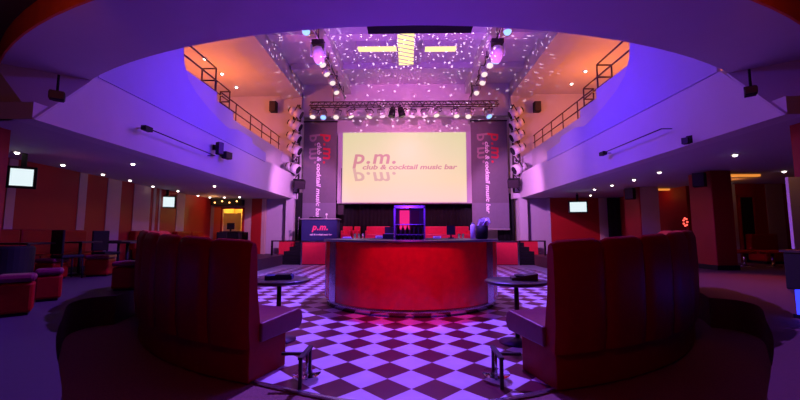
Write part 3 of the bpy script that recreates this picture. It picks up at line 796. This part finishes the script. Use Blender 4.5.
# DJ table
a_ = at_y(303.5, 219, 16.0); b_ = at_y(338.5, 219, 16.0)
t = thing('dj_table', 'dark blue draped table with pink glowing logo on the stage', 'table', ((a_.x+b_.x)/2, 16.0, 1.0))
w = (b_.x-a_.x)/2; H = a_.z-1.0
m = MB(); m.prism([(-w, -.3), (w, -.3), (w, .35), (-w, .35)], .0, H-.03); m.build('skirt', navy, t, bevel=.02)
MB().box((-w-.05, -.35, H-.03), (w+.05, .4, H+.01)).build('top', silver, t)
k = 16/FPX
text_mb('p.m.', 16*k, .25, .04, org=(-8.0*k+.03, -.312, H-11*k)).build('logo_letters', pink_neon, t)
text_mb('club & cocktail music bar', 22*k, .2, .03, org=(-9*k, -.312, H-16.2*k)).build('tagline', white_ink, t)
simple('white_lamp', 'small white desk lamp on the dark blue table', 'lamp', (a_.x+1.0, 16.05, a_.z+.012), [('base', MB().lathe([(.07, 0), (.07, .02), (.02, .03)], 14), white_plastic), ('stem', MB().tube((0, 0, .03), (0, 0, .16), .012), white_plastic), ('head', MB().lathe([(.02, .14), (.06, .18), (.03, .24)], 12), white_plastic)])
simple('dj_mixer', 'black mixing desk on the dark blue table', 'mixer', (a_.x+.55, 16.0, a_.z+.012), [('case', MB().box((-.25, -.18, 0), (.25, .18, .07)), black), ('knobs', MB().tube((-.1, 0, .07), (-.1, 0, .1), .03).tube((.1, 0, .07), (.1, 0, .1), .03), silver)])
simple('microphone_stand', 'thin silver microphone stand left of the dark blue table', 'stand', (a_.x-.18, 15.85, 1.0), [('base', MB().lathe([(.14, 0), (.14, .02), (.02, .03)], 16), black), ('pole', MB().tube((0, 0, .02), (0, 0, .9), .012), steel), ('microphone', MB().tube((0, 0, .9), (.05, -.06, 1.02), .02, .03), silver)])

# ------------------------------------------------------------------ curved booths
def booth(label, sg, n0=18.6):
    t = thing('curved_booth', label, 'booth', (BC[0], BC[1], 0))
    n1 = 78; DR = .11
    A = lambda d: -pi/2+sg*R(d)
    MB().arc((0, 0), [(3.94, 0), (4.45, 0), (4.45, .32), (3.94, .32)], A(n0+.4), A(n1-.4), 30).build('base', leather, t, bevel=.01)
    MB().arc((0, 0), [(3.74, .36), (3.72, .42), (3.74, .50), (3.80, .53), (4.36, .50), (4.36, .33), (3.78, .33)], A(n0-.3), A(n1), 30).build('seat', leather_top, t, bevel=.015)
    # upholstered back in padded channels
    k = 9; st_ = (n1-n0)/k
    for i in range(k):
        a0 = n0+st_*i; a1 = a0+st_
        m = MB(); sub = 8; vs = []; fs = []
        for j in range(sub+1):
            u = j/sub; a_ = A(a0+.06+(st_-.12)*u); bul = .025*(1-(2*u-1)**8)
            prof = [(4.36+bul, .30), (4.385+bul, .5), (4.395+bul, .9), (4.39+bul, 1.16), (4.375+bul*.5, 1.215+bul), (4.35, 1.235+bul), (4.325, 1.215+bul*.6), (4.31-bul*.4, 1.15), (4.29-bul*.5, .8), (4.24-bul*.5, .49), (4.22, .30)]
            up = .11*max(0, min(1, (a0+st_*u-n0)/34))-.015
            for r, z in prof: vs.append(((r+DR)*cos(a_), (r+DR)*sin(a_), z+(up if z > 1 else 0)))
        mm = len(prof)
        for j in range(sub):
            for q in range(mm): fs.append((j*mm+q, j*mm+(q+1) % mm, (j+1)*mm+(q+1) % mm, (j+1)*mm+q))
        fs.append(tuple(range(mm))); fs.append(tuple(sub*mm+q for q in range(mm)))
        m.add(vs, fs, None, True); o = m.build('back_cushion', leather, t)
        md = o.modifiers.new('es', 'EDGE_SPLIT'); md.split_angle = R(50)
    MB().arc((0, 0), [(4.40, .3), (4.45, .3), (4.46, 1.17), (4.44, 1.17)], A(n0+.3), A(n1-.3), 40).build('back_shell', leather, t)
    MB().arc((0, 0), [(4.06, -.0), (4.40, 0), (4.40, .04), (4.06, .04)], A(n0+1), A(n1-1), 30).build('plinth', black, t)
    return t
booth('red leather booth curving round the left of the dance floor, its back to us', -1)
booth('red leather booth curving round the right of the dance floor, its back to us', 1, 15.0)

# metal foot frames with glass disc by the booth ends
for side, sg, px in (('left', -1, 300), ('right', 1, 502)):
    p = at_z(px, 389, 0)
    t = thing('foot_stand', 'low metal foot stand with round glass plate by the %s booth end' % side, 'stand', (p.x, p.y, 0))
    MB().box((-.014, -.014, 0), (.014, .014, .24)).build('leg', dark_steel, t)
    MB().box((-.014, .29, 0), (.014, .318, .24)).build('leg', dark_steel, t)
    m = MB(); m.box((-.02, -.02, .24), (.02, .33, .262)); m.box((min(0, sg*.2), .1, .24), (max(0, sg*.2), .13, .262)); m.build('top_bar', dark_steel, t)
    m = MB(); m.lathe([(.001, 0), (.12, 0), (.125, .006), (.12, .012), (.001, .012)], 24, c=(0, .2, .05)); m.build('glass_plate', glass_m, t)
    m = MB(); m.tube((0, .2, .0), (0, .2, .24), .012); m.build('stem', steel, t)

# round tables by the booths
def round_table(loc, r, h, label, flare=True, group=None):
    t = thing('round_table', label, 'table', loc, 0, group)
    MB().lathe([(.001, h-.045), (r-.03, h-.045), (r, h-.03), (r, h-.01), (r-.015, h), (.001, h)], 36).build('table_top', blackwood, t)
    MB().tube((0, 0, .03), (0, 0, h-.045), .028, seg=14).build('leg', dark_steel, t)
    MB().lathe([(.22, 0), (.22, .012), (.06, .035), (.03, .06)], 24).build('base', dark_steel, t)
    return t
p = at_z(279.5, 279, .74); round_table((p.x, p.y, 0), .375, .74, 'round black table beside the left booth')
simple('menu_box', 'low black and blue tray lying on the left round table', 'tray', (p.x, p.y, .741), [('tray', MB().box((-.16, -.1, 0), (.16, .1, .05)), navy), ('cards', MB().box((-.04, -.09, .05), (.14, .09, .062)), black)], R(10))
p = at_z(516, 280, .74); round_table((p.x, p.y, 0), .375, .74, 'round black table beside the right booth')
simple('menu_box', 'low black wedge tray lying on the right round table', 'tray', (p.x+.1, p.y+.02, .741), [('tray', MB().add([(-.15,-.1,0),(.15,-.1,0),(.15,.1,0),(-.15,.1,0),(-.15,-.1,.03),(.15,-.1,.085),(.15,.1,.085),(-.15,.1,.03)], [(0,3,2,1),(4,5,6,7),(0,1,5,4),(1,2,6,5),(2,3,7,6),(3,0,4,7)]), blackwood), ('cards', MB().box((-.1, -.08, .03), (.0, .08, .058)), black)], R(-8))

# ------------------------------------------------------------------ left lounge
def pouf(loc, s, h, label, rz=0, group='red poufs on the left platform'):
    t = thing('pouf', label, 'pouf', loc, rz, group)
    MB().box((-s/2, -s/2, .03), (s/2, s/2, h-.09)).build('body', leather, t, bevel=.03)
    MB().box((-s/2-.01, -s/2-.01, h-.085), (s/2+.01, s/2+.01, h)).build('cushion', leather_top, t, bevel=.035)
    MB().box((-s/2+.03, -s/2+.03, 0), (s/2-.03, s/2-.03, .03)).build('plinth', black, t)
    return t
def P(px, py): return at_z(px, py, PL)
p = P(24, 318); pouf((p.x-.28, p.y+.15, PL), .30, .45, 'nearest pouf at the far left, lit blue', R(42))
p = P(42, 306); pouf((p.x-.33, p.y+.4, PL), .27, .43, 'blue lit pouf right behind the nearest one', R(42))
p = P(121, 291); pouf((p.x, p.y+.22, PL), .42, .46, 'red pouf close to the left booth end', R(15))
p = P(90, 277); pouf((p.x, p.y+.25, PL), .42, .45, 'red pouf in front of the long wall sofa by a black chair', R(20))
p = P(46, 280); pouf((p.x, p.y+.1, PL), .36, .42, 'red pouf under the leftmost lounge table', R(5))
def banquette(A, B, label, name='wall_sofa', h=1.0):
    A = Vector(A); B = Vector(B); L_ = (B-A).length; ang = math.atan2((B-A).y, (B-A).x)
    t = thing(name, label, 'sofa', (A.x, A.y, PL), ang)
    MB().box((0, -.6, 0), (L_, -.1, .12)).build('base', black, t)
    n = max(2, int(L_/.8))
    for i in range(n):
        x0 = L_*i/n; x1 = L_*(i+1)/n
        MB().box((x0+.005, -.62, .12), (x1-.005, -.1, .45)).build('seat', leather, t, bevel=.04)
        MB().box((x0+.005, -.18, .4), (x1-.005, 0.02, h)).build('backrest', leather, t, bevel=.04)
    return t
q0 = A0+(A1-A0)*.08; q1 = wall_hit(79)
# sofa backs lie against the wall: run from far to near so that seats face the room
banquette((q1.x+.06, q1.y), (q0.x+.08, q0.y), 'long dark red sofa along the near part of the striped left wall') if False else None
def banq_l(ya, yb_, label):
    # along left wall, facing +x
    xw = lambda y: A0.x+(A1.x-A0.x)*(min(y, 14.5)-A0.y)/(A1.y-A0.y)
    A = Vector((xw(ya)+.05, ya)); B = Vector((xw(yb_)+.05, yb_))
    return banquette(A, B, label)
banq_l(5.0, q1.y, 'long dark red sofa along the near part of the striped left wall')
y2 = wall_hit(128).y; banq_l(y2, y2+1.5, 'short red sofa at the left wall behind the left booth top')
y3 = wall_hit(171).y; banq_l(y3, min(16.4, y3+2.0), 'far red sofa at the left wall under the hanging television')
def lounge_table(px, y, label, r=.33):
    x = at_y(px, 240, y).x
    t = thing('lounge_table', label, 'table', (x, y, PL))
    MB().box((-r, -r, .70), (r, r, .735)).build('table_top', blackwood, t, bevel=.01)
    MB().tube((0, 0, .02), (0, 0, .7), .03).build('leg', black, t); MB().lathe([(.2, 0), (.2, .015), (.04, .04)], 20).build('base', black, t)
lounge_table(29, 7.0, 'leftmost square lounge table before the long wall sofa'); lounge_table(81, 8.1, 'square lounge table beside the black chair', .27)
lounge_table(119, 9.5, 'square lounge table by the pale stripe right of the black chair'); lounge_table(128, 7.9, 'square lounge table just left of the left booth top', .25)
def chair(px, y, label, rz):
    x = at_y(px, 240, y).x
    t = thing('lounge_chair', label, 'chair', (x, y, PL), rz)
    MB().box((-.2, -.2, .42), (.2, .2, .48)).build('seat', black, t, bevel=.02)
    MB().box((-.2, .16, .5), (.2, .21, .98)).build('backrest', black, t, bevel=.02)
    for sx in (-1, 1):
        for sy in (-1, 1): MB().tube((sx*.18, sy*.18, 0), (sx*.17, sy*.17, .43), .015).build('leg', black, t)
        MB().tube((sx*.17, .17, .43), (sx*.17, .19, .96), .015).build('back_post', black, t)
    return t
chair(69, 7.4, 'black chair standing between the two left lounge tables', R(160))
chair(107, 8.7, 'thin black chair before the pale stripe of the left wall', R(80))
chair(221, 15.2, 'black chair in front of the yellow doorway, left one', R(20)); chair(241, 15.3, 'black chair in front of the yellow doorway, right one', R(-30))
x = at_y(231, 240, 15.9).x
t = thing('reception_desk', 'black desk with a dark screen before the yellow doorway', 'desk', (x, 15.95, PL))
MB().box((-.4, -.2, 0), (.4, .2, .98)).build('body', black, t, bevel=.02); MB().box((-.44, -.24, .98), (.44, .24, 1.02)).build('top', blackwood, t); MB().box((-.22, -.02, 1.1), (.1, .02, 1.38)).build('monitor', black, t); MB().box((-.08, -.05, 1.02), (-.04, .05, 1.12)).build('monitor_stand', black, t)
# black canopy with bulbs over the doorway
t = thing('door_canopy', 'black ornamental canopy with small lights above the yellow doorway', 'canopy', ((dl+dr)/2-.1, yb-.06, 2.5))
MB().prism([(-.75, -.3), (.65, -.3), (.65, 0), (-.75, 0)], .08, .34).build('valance', black, t)
for i in range(4):
    MB().sphere((-.55+.33*i, -.33, .2+.06*(i % 2)), .035, 10, 6).build('bulb', bulb_o, t)
# near left dark tub chair
p = P(12, 285)
t = thing('tub_chair', 'dark round tub chair at the far left edge behind the poufs', 'chair', (at_y(6, 250, 6.2).x, 6.2, PL))
MB().lathe([(.26, 0.02), (.3, .1), (.3, .38), (.27, .42), (.001, .43)], 20).build('seat', black, t)
MB().arc((0, 0), [(.29, .2), (.36, .2), (.37, .66), (.33, .7), (.29, .66)], R(200), R(400), 18).build('backrest', black, t)

# ------------------------------------------------------------------ right lounge
def rsofa(px0, px1, label, y=11.55):
    x0 = at_y(px0, 240, y).x; x1 = at_y(px1, 240, y).x
    t = thing('wall_sofa', label, 'sofa', ((x0+x1)/2, y, PL)); w = (x1-x0)/2
    MB().box((-w, -.25, .08), (w, .35, .42)).build('seat', leather, t, bevel=.04)
    MB().box((-w, .2, .4), (w, .4, .9)).build('backrest', leather, t, bevel=.04)
    MB().box((-w+.04, -.2, 0), (w-.04, .3, .08)).build('base', black, t)
rsofa(757, 785, 'dark red sofa at the far right wall beyond the large column')
for px, y, lab in ((744, 10.6, 'red round stool in front of the dark doorway at right'), (772, 10.4, 'red round stool before the far right sofa')):
    p = at_y(px, 250, y)
    t = thing('round_stool', lab, 'stool', (p.x, y, PL))
    MB().lathe([(.24, .36), (.26, .38), (.26, .44), (.2, .46), (.001, .46)], 24).build('seat', leather, t); MB().tube((0, 0, .02), (0, 0, .37), .04).build('leg', steel, t); MB().lathe([(.18, 0), (.18, .02), (.04, .04)], 20).build('base', steel, t)
# dark cabinet at right edge + cream notice board with dark letters above
y = 5.7; x0 = at_y(777, 270, y).x
t = thing('bar_cabinet', 'dark cabinet at the right edge below the pale notice panel', 'cabinet', (x0+1.2, y+.3, PL))
MB().box((-.5, -.3, 0), (.5, .3, .6)).build('body', black, t, bevel=.02); MB().box((-.53, -.33, .6), (.53, .33, .64)).build('top', blackwood, t)
y = 5.03; pn0 = at_y(788, 178, y)
t = thing('notice_panel', 'cream panel with dark marks at the right picture edge', 'sign', (pn0.x+.4, y, 1.1))
MB().box((-.4, 0, 0), (.4, .04, .97)).build('board', beige_paint, t); 
for i in range(2): MB().box((-.28+.0*i, -.012, .18+.3*i), (.15, .0, .24+.34*i)).build('mark', black, t)
# the warm light on the notice panel is an added fill
# red flower lamp and pendant between columns
p = at_y(687, 222, 12.0)
t = thing('flower_lamp', 'small glowing red flower lamp beside the large right column', 'lamp', (p.x-.05, 12.0, PL))
m = MB(); hz = p.z-PL
MB().lathe([(.14, 0), (.14, .02), (.02, .04)], 16).build('base', black, t); MB().tube((0, 0, .02), (0, 0, hz), .012).build('stem', black, t)
for i in range(7):
    a_ = i*2*pi/7; m.sphere((.06*cos(a_), 0, hz+.12*sin(a_)), .03, 8, 6)
m.build('petals', pink_flower, t)
p = at_y(681, 208.5, 13.4)
t = thing('pendant_lamp', 'small oval pendant lamp in the dark gap left of the large column', 'lamp', (p.x, 13.4, p.z))
MB().lathe([(.001, -.06), (.14, -.04), (.2, 0), (.1, .05), (.02, .08)], 20).build('shade', silver, t); MB().tube((0, 0, .06), (0, 0, ZB-p.z), .008).build('cord', black, t)
# black curtain by the far column, then a sheet added for the opening's shade
p0 = at_y(609.5, 234, 16.3).x; p1 = at_y(622, 234, 16.3).x
curtain('doorway_dark_sheet', p0, p1, 16.35, PL, ZB-.02, black_cloth, 'black curtain left of the smaller far column on the right')
curtain('doorway_dark_sheet', at_y(657, 234, 14.5).x, 9.35, 14.5, PL, ZB-.02, black_cloth, 'black sheet put in for the dark gap between the two right columns')
# projector rail on right fascia
for side, pts in (('right', ((603, 153), (661, 123))), ('left', ((147, 128), (215, 158)))):
    sg = 1 if side == 'right' else -1; xx = sg*((5.15 if sg > 0 else FX)-.22)
    def onx(px, py):
        d = ray(px, py); return EYE+d*(xx/d.x)
    a_ = onx(*pts[0]); b_ = onx(*pts[1])
    t = thing('fascia_pipe', 'thin dark pipe with a small black lamp along the %s balcony front' % side, 'pipe', a_)
    e = b_-a_; e.z = 0
    MB().tube((0, 0, 0), tuple(e), .012).build('pipe', dark_steel, t)
    MB().tube((0, 0, 0), (sg*.22, 0, 0), .01).build('bracket', dark_steel, t); MB().tube(tuple(e), tuple(e+Vector((sg*.22, 0, 0))), .01).build('bracket', dark_steel, t)
    MB().box((-.05, -.1, -.06), (.05, .1, .03)).build('lamp', black, t)
# blue floor LED bars near the picture's lower corners
for side, px, py in (('left', -20, 314), ('right', 820, 322)):
    p = P(px, py)
    t = thing('blue_light_bar', 'blue glowing light bar on the floor at the far %s edge' % side, 'light', (p.x, p.y, PL))
    MB().box((-.06, -.2, 0), (.06, .2, .04)).build('housing', black, t); MB().box((-.04, -.18, .04), (.04, .18, .3)).build('tube', blue_led, t)

# ------------------------------------------------------------------ lights
def point(name, loc, col, W, r=.05, spot=None, aim=None, blend=.6, dots=None):
    d = bpy.data.lights.new(name, 'SPOT' if spot else 'POINT'); d.color = col; d.energy = W; d.shadow_soft_size = r
    o = bpy.data.objects.new(name, d); C.objects.link(o); o.location = loc
    if spot:
        d.spot_size = R(spot); d.spot_blend = blend
        o.rotation_euler = (Vector(aim)-Vector(loc)).to_track_quat('-Z', 'Y').to_euler()
    if dots:
        d.use_nodes = True; nt = d.node_tree; em = nt.nodes['Emission']
        tc = nt.nodes.new('ShaderNodeTexCoord'); vo = nt.nodes.new('ShaderNodeTexVoronoi'); vo.inputs['Scale'].default_value = dots
        vo.inputs['Randomness'].default_value = .55
        lt = nt.nodes.new('ShaderNodeMath'); lt.operation = 'LESS_THAN'; lt.inputs[1].default_value = .22
        nt.links.new(tc.outputs['Normal'], vo.inputs['Vector']); nt.links.new(vo.outputs['Distance'], lt.inputs[0]); nt.links.new(lt.outputs[0], em.inputs['Strength'])
    return o
point('blue_wash', (.0, 6.6, 4.7), (.07, .010, 1), 230)
point('floor_wash', (.06, 7.5, 6.4), (.24, .09, 1), 3900, spot=112, aim=(.06, 7.0, 0), blend=.35)
point('blue_wash_left', (-1.6, 9.0, 4.6), (.07, .010, 1), 560, spot=100, aim=(-5.3, 9.2, 4.4), blend=1)
point('blue_wash_right', (1.6, 9.0, 4.6), (.07, .010, 1), 560, spot=100, aim=(5.2, 9.2, 4.4), blend=1)
point('pink_wash', (.0, 11.5, 5.8), (1, .21, .74), 950, spot=84, aim=(0, 18, 5.4), blend=.5)
point('pink_stage', (.0, 15.4, 5.9), (1, .30, .62), 190, spot=150, aim=(0, 18.2, 5.2), blend=.5)
point('lilac_left', (-2.0, 12.4, 4.4), (.95, .30, .95), 1300, spot=62, aim=(-5.2, 16.6, 2.6))
point('lilac_right', (2.0, 12.4, 4.4), (.95, .30, .95), 1300, spot=62, aim=(5.1, 16.6, 2.6))
point('ceiling_wash_left', (-2.4, 10.8, 5.4), (.62, .12, .95), 290, spot=120, aim=(-1.5, 11.8, 8.4))
point('ceiling_wash_right', (2.4, 10.8, 5.4), (.62, .12, .95), 290, spot=120, aim=(1.5, 11.8, 8.4))
point('violet_side_left', (-1.0, 11.0, 4.4), (.50, .15, 1), 420, spot=80, aim=(-5.3, 13.6, 3.8), blend=.8)
point('violet_side_right', (1.0, 11.0, 4.4), (.50, .15, 1), 420, spot=80, aim=(5.2, 13.6, 3.8), blend=.8)
point('soffit_fill', (0, 4.9, 1.9), (.11, .012, 1), 60, r=.02)  # added low blue fill for the soffit underside, no fixture stands here
for s in (-1, 1):
    point('gallery_orange', (s*7.6, 14.0, 6.2), (1, .21, .02), 200)
    point('gallery_orange_near', (s*7.6, 10.5, 6.2), (1, .21, .02), 120)
    point('under_balcony_red', (s*7.3, 12.5, 2.2), (1, .10, .08), .8)
point('under_balcony_near_left', (-6.9, 7.5, 2.4), (1, .16, .16), .6)
point('notice_fill', (4.9, 4.6, 2.3), (1, .5, .25), 2.5, spot=80, aim=(5.3, 5.1, 1.6))  # added warm fill to brighten the notice panel, no lamp hangs there
point('lobby_light', ((dl+dr)/2+.1, 18.2, 2.5), (1, .62, .16), 60)
point('doorway_spot', ((dl+dr)/2-.4, 15.6, 2.7), (1, .45, .15), 6)
point('cove_near', (9.7, 11.0, 2.72), (1, .30, .05), 3.2)
point('cove_far', (9.0, 13.4, 2.7), (1, .30, .05), 1.8)
point('stool_glow', (8.2, 8.6, 2.6), (1, .10, .02), 110, spot=75, aim=(7.0, 7.4, .4), blend=.9)
point('sofa_glow', (10.2, 9.0, 2.4), (1, .10, .03), 8, spot=70, aim=(10.0, 10.2, 0))
point('bar_red_spot', (0, 4.6, 3.75), (1, .01, .02), 480, spot=36, aim=(.06, 6.0, .5))
point('rear_red', (-3.2, 2.2, 3.3), (1, .2, .03), 22, spot=80, aim=(-6.0, 5.0, 4.3), blend=.6)
point('rear_red_right', (3.4, 2.2, 3.3), (1, .16, .03), 18, spot=80, aim=(6.2, 5.0, 4.3), blend=.6)
point('booth_red', (0, .4, 3.6), (1, .05, .01), 36, spot=125, aim=(0, 3.6, .2), blend=.4)
point('far_floor', (0, 11.6, 5.2), (.22, .10, 1), 1000, spot=120, aim=(0, 11.8, 0), blend=.5)
point('stage_front_pink', (0, 11.0, 4.8), (1, .08, .2), 650, spot=75, aim=(0, 15.6, .5), blend=.6)
point('blue_corner_left', (-4.6, 3.3, .75), (.04, .02, 1), 5)
point('blue_corner_right', (4.6, 3.3, .75), (.06, .02, 1), .6)
point('mirror_ball', (0, 11.5, 5.0), (1, .7, .95), 2600, .003, spot=125, aim=(0, 12.9, 8.5), blend=.1, dots=27)

w = bpy.data.worlds.new('world'); sc.world = w; w.use_nodes = True
w.node_tree.nodes['Background'].inputs[0].default_value = (.02, .01, .03, 1); w.node_tree.nodes['Background'].inputs[1].default_value = .2
sc.view_settings.view_transform = 'Standard'; sc.view_settings.look = 'None'; sc.view_settings.gamma = 1; sc.view_settings.exposure = 0
sc.view_settings.use_curve_mapping = False
